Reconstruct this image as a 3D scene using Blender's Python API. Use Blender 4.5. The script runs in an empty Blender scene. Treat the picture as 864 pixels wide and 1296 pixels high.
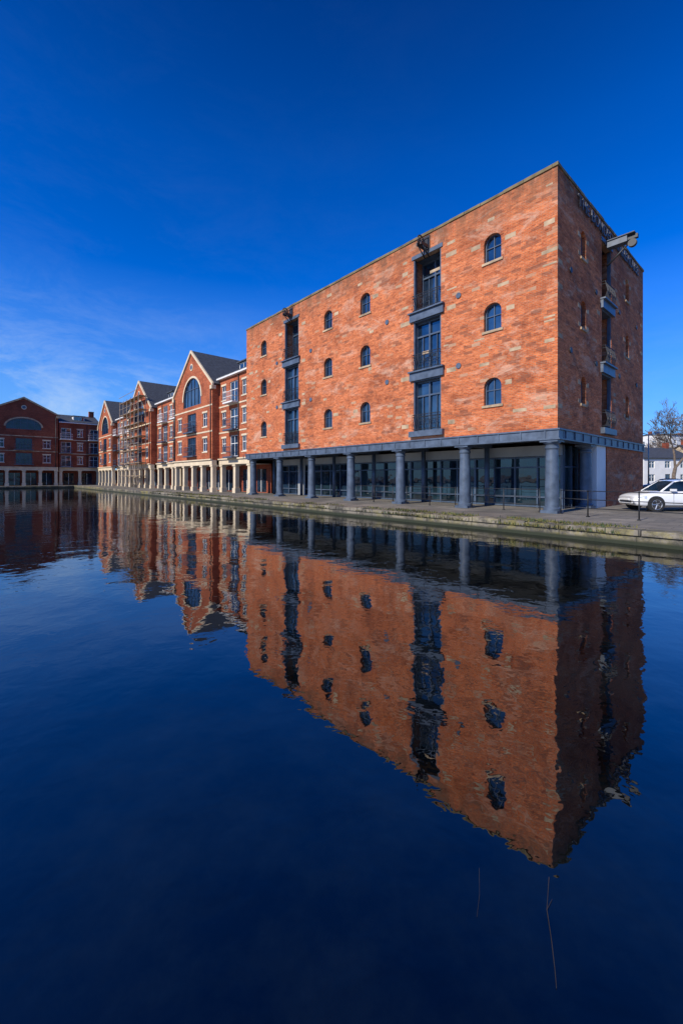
import bpy, math, random
from mathutils import Vector, Matrix
from mathutils.geometry import tessellate_polygon
R = math.radians
random.seed(7)
scene = bpy.context.scene
CX, CY = 9.58, 18.4
ANG = math.atan2(-0.7463, 0.6657)
QZ = 0.43          # quay level above water (z=0)

# ------------------------------------------------------------------ materials
def newmat(name):
    m = bpy.data.materials.new(name); m.use_nodes = True
    nt = m.node_tree
    b = nt.nodes['Principled BSDF']
    return m, nt, b
def N(nt, t, **kw):
    n = nt.nodes.new(t)
    for k, v in kw.items():
        setattr(n, k, v)
    return n
def ramp(nt, inp, stops):
    r = N(nt, 'ShaderNodeValToRGB')
    e = r.color_ramp.elements
    while len(e) < len(stops): e.new(0.5)
    for i, (p, c) in enumerate(stops):
        e[i].position = p
        e[i].color = (c[0], c[1], c[2], 1) if isinstance(c, (tuple, list)) else (c, c, c, 1)
    nt.links.new(inp, r.inputs[0])
    return r.outputs[0]
def mixc(nt, fac, a, b, mode='MIX'):
    m = N(nt, 'ShaderNodeMix', data_type='RGBA', blend_type=mode)
    if hasattr(fac, 'links'): nt.links.new(fac, m.inputs[0])
    else: m.inputs[0].default_value = fac
    for s, v in ((6, a), (7, b)):
        if hasattr(v, 'links'): nt.links.new(v, m.inputs[s])
        else: m.inputs[s].default_value = (v[0], v[1], v[2], 1)
    return m.outputs[2]
def mul(nt, a, b):
    m = N(nt, 'ShaderNodeMath', operation='MULTIPLY')
    for i, v in enumerate((a, b)):
        if hasattr(v, 'links'): nt.links.new(v, m.inputs[i])
        else: m.inputs[i].default_value = v
    return m.outputs[0]
def addm(nt, a, b):
    m = N(nt, 'ShaderNodeMath', operation='ADD')
    for i, v in enumerate((a, b)):
        if hasattr(v, 'links'): nt.links.new(v, m.inputs[i])
        else: m.inputs[i].default_value = v
    return m.outputs[0]
def noise(nt, vec, scale, detail=4, rough=0.55, dist=0.0):
    n = N(nt, 'ShaderNodeTexNoise')
    n.inputs['Scale'].default_value = scale
    n.inputs['Detail'].default_value = detail
    n.inputs['Roughness'].default_value = rough
    n.inputs['Distortion'].default_value = dist
    if vec is not None: nt.links.new(vec, n.inputs['Vector'])
    return n.outputs[0]
def mapping(nt, vec, sc=(1, 1, 1), loc=(0, 0, 0)):
    m = N(nt, 'ShaderNodeMapping')
    m.inputs['Scale'].default_value = sc
    m.inputs['Location'].default_value = loc
    nt.links.new(vec, m.inputs['Vector'])
    return m.outputs[0]
def simple(name, col, rough=0.6, metal=0.0, var=0.25, scale=3.0, spec=0.5):
    m, nt, b = newmat(name)
    tc = N(nt, 'ShaderNodeTexCoord')
    n = noise(nt, tc.outputs['Object'], scale, 6)
    lo = tuple(c * (1 - var) for c in col); hi = tuple(min(1, c * (1 + var)) for c in col)
    nt.links.new(ramp(nt, n, [(0.3, lo), (0.7, hi)]), b.inputs['Base Color'])
    b.inputs['Roughness'].default_value = rough
    b.inputs['Metallic'].default_value = metal
    b.inputs['Specular IOR Level'].default_value = spec
    return m
def N_mr(nt, inp, a, b_):
    r = N(nt, 'ShaderNodeMapRange'); r.inputs['From Min'].default_value = a; r.inputs['From Max'].default_value = b_
    nt.links.new(inp, r.inputs['Value']); return r.outputs[0]
def brick(name, c1, c2, mortar, pale=None, palefac=0.0, dark=(0.1, 0.04, 0.03), seed=0):
    m, nt, b = newmat(name)
    tc = N(nt, 'ShaderNodeTexCoord')
    sep = N(nt, 'ShaderNodeSeparateXYZ'); nt.links.new(tc.outputs['Object'], sep.inputs[0])
    comb = N(nt, 'ShaderNodeCombineXYZ')
    nt.links.new(addm(nt, sep.outputs[0], sep.outputs[1]), comb.inputs[0]); nt.links.new(sep.outputs[2], comb.inputs[1])
    comb.inputs[2].default_value = seed
    v = comb.outputs[0]
    bt = N(nt, 'ShaderNodeTexBrick')
    bt.inputs['Scale'].default_value = 1.0
    bt.inputs['Brick Width'].default_value = 0.235
    bt.inputs['Row Height'].default_value = 0.08
    bt.inputs['Mortar Size'].default_value = 0.008
    bt.inputs['Mortar Smooth'].default_value = 0.2
    bt.inputs['Color1'].default_value = (*c1, 1)
    bt.inputs['Color2'].default_value = (*c2, 1)
    bt.inputs['Mortar'].default_value = (*mortar, 1)
    nt.links.new(v, bt.inputs['Vector'])
    col = bt.outputs['Color']
    n1 = noise(nt, mapping(nt, v, (3.6, 11, 1)), 1.0, 3, 0.75)
    col = mixc(nt, 1.0, col, ramp(nt, n1, [(0.30, (0.36, 0.30, 0.30)), (0.45, (.95, .95, .95)), (0.56, (1, 1, 1)), (0.70, (1.3, 1.5, 1.6))]), 'MULTIPLY')
    n2 = noise(nt, mapping(nt, v, (0.30, 5.5, 1)), 1.0, 4, 0.65)
    col = mixc(nt, 0.45, col, ramp(nt, n2, [(0.36, (0.60, 0.52, 0.50)), (0.50, (1, 1, 1)), (0.66, (1.2, 1.25, 1.3))]), 'MULTIPLY')
    n3 = noise(nt, mapping(nt, v, (1, 1, 1), (6, 2, 0)), 0.35, 9, 0.74)
    col = mixc(nt, ramp(nt, n3, [(0.49, 0.0), (0.60, 0.75)]), col, mixc(nt, 1.0, col, (.55, .5, .52), 'MULTIPLY'))
    n5 = noise(nt, mapping(nt, v, (1, 1, 1), (16, 9, 0)), 0.8, 9, 0.75)
    col = mixc(nt, ramp(nt, n5, [(0.54, 0.0), (0.64, 0.55)]), col, dark)
    if pale:
        n4 = noise(nt, mapping(nt, v, (0.35, 0.9, 1), (3.3, 7.7, 0)), 1.0, 9, 0.8, 0.6)
        col = mixc(nt, ramp(nt, n4, [(0.52, 0.0), (0.66, palefac)]), col, pale)
        # repair blocks in stone and blue brick
        vo = N(nt, 'ShaderNodeTexBrick'); vo.inputs['Scale'].default_value = 1.0
        vo.inputs['Brick Width'].default_value = 0.47; vo.inputs['Row Height'].default_value = 0.16
        vo.inputs['Mortar Size'].default_value = 0.0
        vo.inputs['Color1'].default_value = (0, 0, 0, 1); vo.inputs['Color2'].default_value = (1, 1, 1, 1)
        nt.links.new(v, vo.inputs['Vector'])
        gate = ramp(nt, vo.outputs['Color'], [(0.91, 0.0), (0.94, 1.0)])
        zone = ramp(nt, noise(nt, mapping(nt, v, (.4, .4, 1), (11, 4, 0)), 1.0, 4), [(.48, 0.0), (.60, .7)])
        col = mixc(nt, mul(nt, gate, zone), col, (0.42, 0.31, 0.20))
        gate2 = ramp(nt, vo.outputs['Color'], [(0.06, 1.0), (0.09, 0.0)])
        col = mixc(nt, mul(nt, gate2, .5), col, (0.14, 0.06, 0.04))
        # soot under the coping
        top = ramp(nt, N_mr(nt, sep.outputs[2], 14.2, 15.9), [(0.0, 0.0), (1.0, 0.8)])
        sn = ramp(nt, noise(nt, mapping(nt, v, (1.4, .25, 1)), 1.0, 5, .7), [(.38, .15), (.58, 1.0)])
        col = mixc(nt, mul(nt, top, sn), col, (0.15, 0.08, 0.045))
    nt.links.new(col, b.inputs['Base Color'])
    b.inputs['Roughness'].default_value = 0.85
    b.inputs['Specular IOR Level'].default_value = 0.2
    bp = N(nt, 'ShaderNodeBump'); bp.inputs['Strength'].default_value = 0.35
    bp.inputs['Distance'].default_value = 0.008
    inv = N(nt, 'ShaderNodeMath', operation='SUBTRACT'); inv.inputs[0].default_value = 1
    nt.links.new(bt.outputs['Fac'], inv.inputs[1])
    nt.links.new(inv.outputs[0], bp.inputs['Height'])
    nt.links.new(bp.outputs[0], b.inputs['Normal'])
    return m
def glassmat(name, col, rough=0.02, ior=1.9):
    m, nt, b = newmat(name)
    tc = N(nt, 'ShaderNodeTexCoord')
    n = noise(nt, tc.outputs['Object'], 0.9, 3)
    nt.links.new(ramp(nt, n, [(0.35, tuple(c * 0.4 for c in col)), (0.65, tuple(c * 1.6 for c in col))]), b.inputs['Base Color'])
    b.inputs['Roughness'].default_value = rough
    b.inputs['IOR'].default_value = ior
    bp = N(nt, 'ShaderNodeBump'); bp.inputs['Strength'].default_value = 0.25
    bp.inputs['Distance'].default_value = 0.02
    nt.links.new(noise(nt, tc.outputs['Object'], 1.2, 2), bp.inputs['Height'])
    nt.links.new(bp.outputs[0], b.inputs['Normal'])
    return m

M = {}
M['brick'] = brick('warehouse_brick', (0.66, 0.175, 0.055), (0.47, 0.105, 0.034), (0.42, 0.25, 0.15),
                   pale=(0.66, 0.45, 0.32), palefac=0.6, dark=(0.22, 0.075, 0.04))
M['brick_red'] = brick('red_brick', (0.50, 0.125, 0.045), (0.38, 0.085, 0.034), (0.30, 0.16, 0.10), dark=(0.22, .06, .03), seed=4.0)
M['brick_dk'] = brick('dark_red_brick', (0.34, 0.072, 0.032), (0.25, 0.052, 0.025), (0.2, 0.10, 0.07), dark=(0.15, .04, .025), seed=9.0)
M['steel'] = simple('blue_grey_painted_iron', (0.075, 0.10, 0.14), 0.42, 0.0, 0.35, 2.5)
M['frame'] = simple('blue_grey_frame_paint', (0.06, 0.085, 0.125), 0.4)
M['iron'] = simple('black_iron', (0.02, 0.022, 0.027), 0.5)
M['glass'] = glassmat('window_glass', (0.012, 0.03, 0.06), ior=2.2)
M['glass_s'] = glassmat('shop_glass', (0.010, 0.022, 0.03), ior=1.75)
M['glass_d'] = glassmat('shaded_window_glass', (0.01, 0.022, 0.04), ior=1.5)
M['stone'] = simple('sandstone', (0.40, 0.29, 0.18), 0.9, 0, 0.45, 1.7)
M['coping'] = simple('weathered_coping', (0.17, 0.13, 0.065), 0.95, 0, 0.5, 1.2)
M['cream'] = simple('cream_render', (0.62, 0.50, 0.34), 0.8, 0, 0.15, 1.0)
M['white'] = simple('white_paint', (0.72, 0.71, 0.68), 0.6, 0, 0.08, 1.0)
M['soffit'] = simple('soffit_paint', (0.30, 0.31, 0.31), 0.7, 0, 0.12, 1.0)
M['dark'] = simple('dark_interior', (0.03, 0.03, 0.035), 0.9)
M['slate'] = simple('slate', (0.05, 0.055, 0.065), 0.7, 0, 0.4, 4.0)
M['roof'] = simple('flat_roof_felt', (0.12, 0.12, 0.12), 0.9)
M['galv'] = simple('galvanised_steel', (0.35, 0.35, 0.35), 0.45, 0.6)
M['scaff'] = simple('rusty_scaffold_tube', (0.32, 0.25, 0.19), 0.6, 0.2)
M['wood'] = simple('scaffold_board', (0.35, 0.24, 0.13), 0.9)
M['lead'] = simple('grey_lead', (0.09, 0.10, 0.12), 0.75)
M['letter'] = simple('grey_metal_letter', (0.06, 0.065, 0.08), 0.5)
M['bark'] = simple('bark', (0.17, 0.13, 0.10), 0.95, 0, 0.4, 5)
M['twig'] = simple('wet_twig', (0.05, 0.035, 0.025), 0.7, 0, 0.4, 5)
M['rubber'] = simple('tyre_rubber', (0.018, 0.018, 0.018), 0.85)
M['alloy'] = simple('alloy_wheel', (0.45, 0.46, 0.47), 0.3, 0.8, 0.08)
M['lamp'] = simple('headlamp_lens', (0.55, 0.58, 0.6), 0.1, 0.3, 0.1)
M['redlens'] = simple('tail_lamp_lens', (0.35, 0.02, 0.02), 0.15)
M['leaf'] = simple('dark_foliage', (0.05, 0.075, 0.03), 0.9, 0, 0.6, 0.8)
M['moss'] = simple('yellow_green_moss', (0.12, 0.11, 0.03), 0.95, 0, 0.6, 0.8)
M['winter'] = simple('winter_twigs', (0.13, 0.10, 0.07), 0.95, 0, 0.5, 0.8)
def carpaint(name, col):
    m = simple(name, col, 0.22, 0, 0.03, 1); 
    m.node_tree.nodes['Principled BSDF'].inputs['Coat Weight'].default_value = 0.8
    return m
M['car_white'] = carpaint('white_car_paint', (0.78, 0.78, 0.77))
M['car_dark'] = carpaint('dark_car_paint', (0.03, 0.035, 0.05))
M['car_silver'] = carpaint('silver_car_paint', (0.35, 0.37, 0.4))

def paving():
    m, nt, b = newmat('quay_paving')
    tc = N(nt, 'ShaderNodeTexCoord'); v = tc.outputs['Object']
    bt = N(nt, 'ShaderNodeTexBrick')
    bt.inputs['Scale'].default_value = 1.0
    bt.inputs['Brick Width'].default_value = 0.9; bt.inputs['Row Height'].default_value = 0.6
    bt.inputs['Mortar Size'].default_value = 0.012
    bt.inputs['Color1'].default_value = (0.22, 0.19, 0.15, 1); bt.inputs['Color2'].default_value = (0.15, 0.135, 0.11, 1)
    bt.inputs['Mortar'].default_value = (0.07, 0.07, 0.05, 1)
    nt.links.new(v, bt.inputs['Vector'])
    n = noise(nt, v, 0.5, 8, 0.65)
    col = mixc(nt, 0.9, bt.outputs['Color'], ramp(nt, n, [(0.3, 0.45), (0.7, 1.3)]), 'MULTIPLY')
    nt.links.new(col, b.inputs['Base Color']); b.inputs['Roughness'].default_value = 0.9
    return m
M['paving'] = paving()
def quaystone(name, wallmode):
    m, nt, b = newmat(name)
    tc = N(nt, 'ShaderNodeTexCoord')
    sep = N(nt, 'ShaderNodeSeparateXYZ'); nt.links.new(tc.outputs['Object'], sep.inputs[0])
    comb = N(nt, 'ShaderNodeCombineXYZ')
    nt.links.new(addm(nt, sep.outputs[0], sep.outputs[1]), comb.inputs[0]); nt.links.new(sep.outputs[2], comb.inputs[1])
    bt = N(nt, 'ShaderNodeTexBrick')
    bt.inputs['Scale'].default_value = 1.0
    bt.inputs['Brick Width'].default_value = 1.1; bt.inputs['Row Height'].default_value = 0.5 if not wallmode else 0.27
    bt.inputs['Mortar Size'].default_value = 0.02
    bt.inputs['Color1'].default_value = (0.29, 0.25, 0.19, 1); bt.inputs['Color2'].default_value = (0.17, 0.15, 0.12, 1)
    bt.inputs['Mortar'].default_value = (0.05, 0.045, 0.035, 1)
    nt.links.new(comb.outputs[0], bt.inputs['Vector'])
    n = noise(nt, tc.outputs['Object'], 2.6, 8, 0.75)
    big = ramp(nt, noise(nt, tc.outputs['Object'], 0.16, 3, 0.6), [(.42, .1), (.60, .9)])
    col = mixc(nt, mul(nt, ramp(nt, n, [(0.44, 0.0), (0.56, 0.9)]), big), bt.outputs['Color'], (0.24, 0.20, 0.03))
    n2 = noise(nt, tc.outputs['Object'], 1.1, 8, 0.75)
    col = mixc(nt, ramp(nt, n2, [(0.43, 0.0), (0.58, 0.9)]), col, (0.05, 0.046, 0.038))
    if wallmode:
        wet = ramp(nt, addm(nt, N_mr(nt, sep.outputs[2], 0.0, 0.3), mul(nt, n2, .3)), [(0.45, 0.97), (0.75, 0.1)])
        col = mixc(nt, wet, col, (0.018, 0.024, 0.010))
    nt.links.new(col, b.inputs['Base Color']); b.inputs['Roughness'].default_value = 0.85
    bp = N(nt, 'ShaderNodeBump'); bp.inputs['Strength'].default_value = 0.8; bp.inputs['Distance'].default_value = 0.03
    nt.links.new(n, bp.inputs['Height']); nt.links.new(bp.outputs[0], b.inputs['Normal'])
    return m
M['quay'] = quaystone('mossy_quay_stone', True)
M['quaytop'] = quaystone('mossy_coping_stone', False)

def water():
    m, nt, b = newmat('dock_water')
    tc = N(nt, 'ShaderNodeTexCoord'); v = tc.outputs['Object']
    b.inputs['Roughness'].default_value = 0.0
    b.inputs['IOR'].default_value = 2.1
    n = noise(nt, v, 1.1, 9, 0.7)
    nt.links.new(ramp(nt, n, [(0.42, (0.0004, 0.0008, 0.0014)), (0.72, (0.005, 0.008, 0.009))]), b.inputs['Base Color'])
    a = noise(nt, v, 0.9, 1, 0.5, 0.2)
    c = noise(nt, mapping(nt, v, (1, 1, 1), (5, 2, 0)), 3.4, 2, 0.5, 0.5)
    d = noise(nt, mapping(nt, v, (1, 1, 1), (1, 8, 0)), 8.5, 2, 0.5, 0.3)
    patch = ramp(nt, noise(nt, v, 0.07, 2, 0.5), [(0.42, 0.55), (0.60, 1.3)])
    small = addm(nt, mul(nt, c, .34), mul(nt, d, .095))
    h = addm(nt, a, mul(nt, small, patch))
    bp = N(nt, 'ShaderNodeBump'); bp.inputs['Strength'].default_value = 1.0; bp.inputs['Distance'].default_value = 0.0112
    nt.links.new(h, bp.inputs['Height']); nt.links.new(bp.outputs[0], b.inputs['Normal'])
    return m
M['water'] = water()

# ------------------------------------------------------------------ mesh builder
class MB:
    def __init__(s): s.v = []; s.f = []; s.m = []; s.mats = []; s.sm = []
    def mi(s, mat):
        if mat not in s.mats: s.mats.append(mat)
        return s.mats.index(mat)
    def face(s, pts, mat, smooth=False):
        i = len(s.v); s.v += [tuple(p) for p in pts]; s.f.append(tuple(range(i, i + len(pts)))); s.m.append(s.mi(mat)); s.sm.append(smooth)
    def box8(s, c, mat):
        i = len(s.v); s.v += [tuple(p) for p in c]; k = s.mi(mat)
        for q in ((0,3,2,1),(4,5,6,7),(0,1,5,4),(1,2,6,5),(2,3,7,6),(3,0,4,7)):
            s.f.append(tuple(i + j for j in q)); s.m.append(k); s.sm.append(False)
    def box(s, x0, x1, y0, y1, z0, z1, mat):
        s.box8([(x0,y0,z0),(x1,y0,z0),(x1,y1,z0),(x0,y1,z0),(x0,y0,z1),(x1,y0,z1),(x1,y1,z1),(x0,y1,z1)], mat)
    def fbox(s, F, a0, a1, z0, z1, d0, d1, mat):
        s.box8([F(a0,z0,d0),F(a1,z0,d0),F(a1,z0,d1),F(a0,z0,d1),F(a0,z1,d0),F(a1,z1,d0),F(a1,z1,d1),F(a0,z1,d1)], mat)
    def tube(s, p0, p1, r0, mat, r1=None, n=8, cap=True):
        r1 = r0 if r1 is None else r1
        p0 = Vector(p0); p1 = Vector(p1); d = (p1 - p0)
        if d.length < 1e-6: return
        d.normalize()
        u = d.orthogonal().normalized(); w = d.cross(u)
        i = len(s.v); k = s.mi(mat)
        for p, r in ((p0, r0), (p1, r1)):
            for j in range(n):
                a = 2 * math.pi * j / n
                s.v.append(tuple(p + u * (r * math.cos(a)) + w * (r * math.sin(a))))
        for j in range(n):
            s.f.append((i + j, i + (j + 1) % n, i + n + (j + 1) % n, i + n + j)); s.m.append(k); s.sm.append(n > 5)
        if cap:
            s.f.append(tuple(i + j for j in reversed(range(n)))); s.m.append(k); s.sm.append(False)
            s.f.append(tuple(i + n + j for j in range(n))); s.m.append(k); s.sm.append(False)
    def poly(s, F, outline, holes, d, mat):
        loops = [[Vector((a, z, 0)) for a, z in l] for l in [outline] + holes]
        flat = [p for l in loops for p in l]
        tris = tessellate_polygon(loops)
        i = len(s.v); k = s.mi(mat)
        s.v += [tuple(F(p.x, p.y, d)) for p in flat]
        for t in tris: s.f.append(tuple(i + j for j in t)); s.m.append(k); s.sm.append(False)
    def ribbon(s, F, loop, d0, d1, mat):
        n = len(loop)
        for j in range(n):
            a = loop[j]; b = loop[(j + 1) % n]
            s.face([F(a[0],a[1],d0),F(b[0],b[1],d0),F(b[0],b[1],d1),F(a[0],a[1],d1)], mat)
    def wall(s, F, outline, holes, depth, mat, d=0.0, rmat=None):
        s.poly(F, outline, holes, d, mat)
        for h in holes: s.ribbon(F, h, d, d + depth, rmat or mat)
    def pane(s, F, hole, d, mat): s.poly(F, hole, [], d, mat)
    def ring(s, F, hole, wd, d0, d1, mat):
        a0 = min(p[0] for p in hole); a1 = max(p[0] for p in hole); z0 = min(p[1] for p in hole); z1 = max(p[1] for p in hole)
        cx = (a0 + a1) / 2; cz = (z0 + z1) / 2; sx = 1 - 2 * wd / (a1 - a0); sz = 1 - 2 * wd / (z1 - z0)
        inner = [(cx + (p[0] - cx) * sx, cz + (p[1] - cz) * sz) for p in hole]
        n = len(hole)
        for j in range(n):
            o0, o1, i0, i1 = hole[j], hole[(j+1)%n], inner[j], inner[(j+1)%n]
            s.face([F(*o0,d0),F(*o1,d0),F(*i1,d0),F(*i0,d0)], mat)
            s.face([F(*i0,d0),F(*i1,d0),F(*i1,d1),F(*i0,d1)], mat)
    def build(s, name, parent=None, bevel=0):
        me = bpy.data.meshes.new(name); me.from_pydata(s.v, [], s.f); 
        for m in s.mats: me.materials.append(M[m])
        me.polygons.foreach_set('material_index', s.m); me.polygons.foreach_set('use_smooth', s.sm); me.update()
        o = bpy.data.objects.new(name, me); scene.collection.objects.link(o)
        if parent: o.parent = parent
        if bevel:
            b = o.modifiers.new('bevel', 'BEVEL'); b.width = bevel; b.segments = 2
        return o
def empty(name, world=False, loc=None, rot=0):
    e = bpy.data.objects.new(name, None); scene.collection.objects.link(e)
    e.empty_display_size = 0.5
    if not world: e.location = (CX, CY, 0); e.rotation_euler = (0, 0, ANG)
    else: e.location = loc or (0, 0, 0); e.rotation_euler = (0, 0, rot)
    return e
def rect(a0, a1, z0, z1): return [(a0, z0), (a1, z0), (a1, z1), (a0, z1)]
def arch(c, w, z0, z1, rise=None, n=10):
    h = w / 2; rise = h if rise is None else rise
    pts = [(c - h, z0), (c + h, z0), (c + h, z1 - rise)]
    for j in range(1, n):
        a = math.pi * j / n
        pts.append((c + h * math.cos(a), z1 - rise + rise * math.sin(a)))
    pts.append((c - h, z1 - rise))
    return pts
FM = lambda a, z, d: (-a, d, z)                # waterside facade, a = distance along quay
FS = lambda a, z, d: (-d, a, z)                # street side facade

# ------------------------------------------------------------------ WAREHOUSE
L, W, ZT, ZB = 27.85, 14.4, 15.9, 4.22
wh = empty('brick_warehouse')
walls = MB(); fr = MB(); gl = MB(); st = MB(); ir = MB()
wtops = [14.22, 10.76, 7.03]
def arched_windows(F, cols, w, rise, holes):
    for c in cols:
        for zt in wtops:
            h = arch(c, w, zt - 1.36, zt, rise); holes.append(h)
            gl.pane(F, h, 0.24, 'glass')
            fr.ring(F, h, 0.06, 0.17, 0.24, 'frame')
            fr.fbox(F, c - 0.022, c + 0.022, zt - 1.34, zt - 0.05, 0.185, 0.235, 'frame')
            fr.fbox(F, c - w/2 + .03, c + w/2 - .03, zt - 0.62, zt - 0.58, 0.18, 0.236, 'frame')
            st.fbox(F, c - w/2 - 0.1, c + w/2 + 0.1, zt - 1.48, zt - 1.363, -0.06, 0.2, 'stone')
            n = 10
            for j in range(n):
                a0 = math.pi * j / n + .03; a1 = math.pi * (j + 1) / n - .03
                p = []
                for rr, a in ((0.01, a0), (0.01, a1), (0.22, a1), (0.22, a0)):
                    p.append((c + (w/2 + rr) * math.cos(a), zt - rise + (rise + rr) * math.sin(a)))
                st.poly(F, p, [], -0.006, 'brick')
def bay(F, a0, a1, holes, deep_top=True, gd=0.36):
    zb, zt = 4.72, 14.8
    h = rect(a0, a1, zb, zt); holes.append(h)
    lev = [(4.72, 7.62), (8.22, 11.08), (11.66, 14.8)]
    for i, (l0, l1) in enumerate(lev):
        d = gd if i < 2 else gd + (0.55 if deep_top else 0)
        gl.pane(F, rect(a0, a1, l0, l1), d, 'glass')
        fr.ring(F, rect(a0, a1, l0, l1), 0.09, d - 0.1, d, 'frame')
        c = (a0 + a1) / 2
        fr.fbox(F, c - 0.05, c + 0.05, l0 + .02, l1 - .02, d - 0.11, d - .01, 'frame')
        zt_ = l0 + (l1 - l0) * 0.70
        fr.fbox(F, a0 + .02, a1 - .02, zt_, zt_ + 0.09, d - 0.105, d - .012, 'frame')
        for q in (a0 + (a1-a0)*.25, a0 + (a1-a0)*.75):
            fr.fbox(F, q - .018, q + .018, l0 + .05, zt_ , d - 0.07, d - .013, 'frame')
        if i == 2 and deep_top:
            for aa in (a0, a1): gl.face([F(aa,l0,.3),F(aa,l1,.3),F(aa,l1,d),F(aa,l0,d)], 'brick')
            gl.face([F(a0,l1,.3),F(a1,l1,.3),F(a1,l1,d),F(a0,l1,d)], 'steel')
        r0, r1 = l0 + 0.02, l0 + 0.95
        e0, e1 = a0 + 0.04, a1 - 0.04; dd = -0.16
        for z in (r0 + 0.08, r1 - .14, r1):
            ir.tube(F(e0, z, dd), F(e1, z, dd), 0.02, 'iron', n=5)
            for e in (e0, e1): ir.tube(F(e, z, dd), F(e, z, 0.2), 0.018, 'iron', n=5)
        k = int((e1 - e0) / 0.11)
        for j in range(k + 1):
            a = e0 + (e1 - e0) * j / k
            ir.tube(F(a, r0 + .08, dd), F(a, r0 + .4, dd - .1), 0.010, 'iron', n=4)
            ir.tube(F(a, r0 + .4, dd - .1), F(a, r1, dd), 0.010, 'iron', n=4)
        for j in range(4):
            ca = e0 + (e1 - e0) * (j + .5) / 4
            for q in range(10):
                t0 = 2*math.pi*q/10; t1 = 2*math.pi*(q+1)/10
                ir.tube(F(ca + .14*math.cos(t0), r0+.42+.16*math.sin(t0), dd-.11), F(ca + .14*math.cos(t1), r0+.42+.16*math.sin(t1), dd-.11), 0.012, 'iron', n=4)
    for z0, z1 in ((7.62, 8.22), (11.08, 11.66)):
        fr.fbox(F, a0 - 0.22, a1 + 0.22, z0 + .06, z1 - .08, -0.14, -0.003, 'steel')
        fr.fbox(F, a0 + 0.003, a1 - 0.003, z0, z1, -0.003, gd + .3, 'steel')
        fr.fbox(F, a0 - 0.26, a1 + 0.26, z1 - .078, z1, -0.26, -0.004, 'steel')
    fr.fbox(F, a0 - 0.22, a1 + 0.22, 4.40, 4.72, -0.22, -0.004, 'steel')
    fr.fbox(F, a0 - 0.12, a1 + 0.12, 14.8, 15.02, -0.05, -0.003, 'steel')
    for a in (a0, a1):
        fr.fbox(F, min(a, a + (0.07 if a == a0 else -0.07)), max(a, a + (0.07 if a == a0 else -0.07)), 4.73, 14.78, 0.02, 0.2, 'steel')
H = []
arched_windows(FM, [3.08, 12.04, 15.86, 24.75], 0.92, 0.42, H)
for a0, a1 in ((6.12, 8.02), (19.5, 21.45)): bay(FM, a0, a1, H)
walls.wall(FM, rect(0, L, ZB, ZT), H, 0.36, 'brick')
H = []
arched_windows(FS, [3.2, 10.7], 0.66, 0.33, H)
bay(FS, 5.95, 7.6, H, gd=0.75)
walls.wall(FS, rect(0, W, ZB, ZT), H, 0.76, 'brick')
walls.face([(-L,0,ZB),(-L,W,ZB),(-L,W,ZT),(-L,0,ZT)], 'brick')
walls.face([(0,W,QZ),(-L,W,QZ),(-L,W,ZT),(0,W,ZT)], 'brick')
walls.face([(-.3,.3,ZT-.3),(-L+.3,.3,ZT-.3),(-L+.3,W-.3,ZT-.3),(-.3,W-.3,ZT-.3)], 'roof')
rc = random.Random(8)
x = -L-.05
while x < .05:
    x2 = min(.05, x + rc.uniform(.8, 1.3)); st.box(x+.006, x2-.006, -.05+rc.uniform(-.012,.012), .32, ZT, ZT+.14+rc.uniform(-.015,.015), 'coping'); x = x2
y = .33
while y < W-.33:
    y2 = min(W-.33, y + rc.uniform(.8, 1.3)); st.box(-.32, .05+rc.uniform(-.012,.012), y+.006, y2-.006, ZT, ZT+.14+rc.uniform(-.015,.015), 'coping'); y = y2
st.box(-L-.05,.05,W-.32,W+.05,ZT,ZT+.14,'coping'); st.box(-L-.05,-L+.32,.33,W-.33,ZT,ZT+.14,'coping')
walls.box(-L+.02, -0.02, 6.75, W-.02, QZ-.1, ZB-.45, 'brick')
walls.face([(0.004,6.75,QZ),(0.004,W,QZ),(0.004,W,3.77),(0.004,6.75,3.77)], 'brick')
fr.box(-0.35, -0.03, 5.25, 6.72, QZ-.05, 3.76, 'white')
fr.box(-L-.06, .08, -.08, 0.42, 3.79, 4.16, 'steel')
fr.box(-L-.10, .14, -.14, 0.46, 4.16, 4.23, 'steel')
fr.box(-L-.10, .14, -.14, 0.46, 3.73, 3.79, 'steel')
fr.box(-.42, .08, .46, W+.02, 3.79, 4.16, 'steel')
fr.box(-.46, .14, .46, W+.03, 4.16, 4.23, 'steel')
fr.box(-.46, .14, .46, W+.03, 3.73, 3.79, 'steel')
fr.box(-L-.06, -L+.42, .46, W, 3.79, 4.16, 'steel')
for j in range(0, 26):     # web stiffeners and bolted joints of the ring girder
    a = .5 + j*1.11
    fr.fbox(FM, a-.025, a+.025, 3.79, 4.16, -.125, -.081, 'steel')
for j in range(0, 13): fr.fbox(FS, .7+j*1.11-.025, .7+j*1.11+.025, 3.79, 4.16, -.125, -.081, 'steel')
for j in range(1, 7):
    a = 0.41 + 4.45 * j
    fr.box(-a-.12, -a+.12, .46, 3.1, 3.72, 4.0, 'steel')
walls.box(-L, -.46, .46, 6.7, 4.0, 4.05, 'soffit')
fr.box(-L, -1.0, 3.0, 3.5, 3.18, 3.72, 'soffit')
g0, g1 = 1.0, L
k = 22
rp = random.Random(9)
for j in range(k):
    a = g0 + (g1 - g0) * j / k; b_ = g0 + (g1 - g0) * (j + 1) / k
    for z0, z1 in ((QZ, 2.6), (2.6, 3.18)):
        t1, t2 = rp.uniform(-.012,.012), rp.uniform(-.012,.012)
        gl.face([(-a,3.25+t1,z0),(-b_,3.25+t2,z0),(-b_,3.25+t2,z1),(-a,3.25+t1,z1)], 'glass_s' if rp.random() < .6 else 'glass_d')
gl.face([(-g0,3.25,QZ),(-g0,5.3,QZ),(-g0,5.3,3.72),(-g0,3.25,3.72)], 'glass_s')
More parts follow.
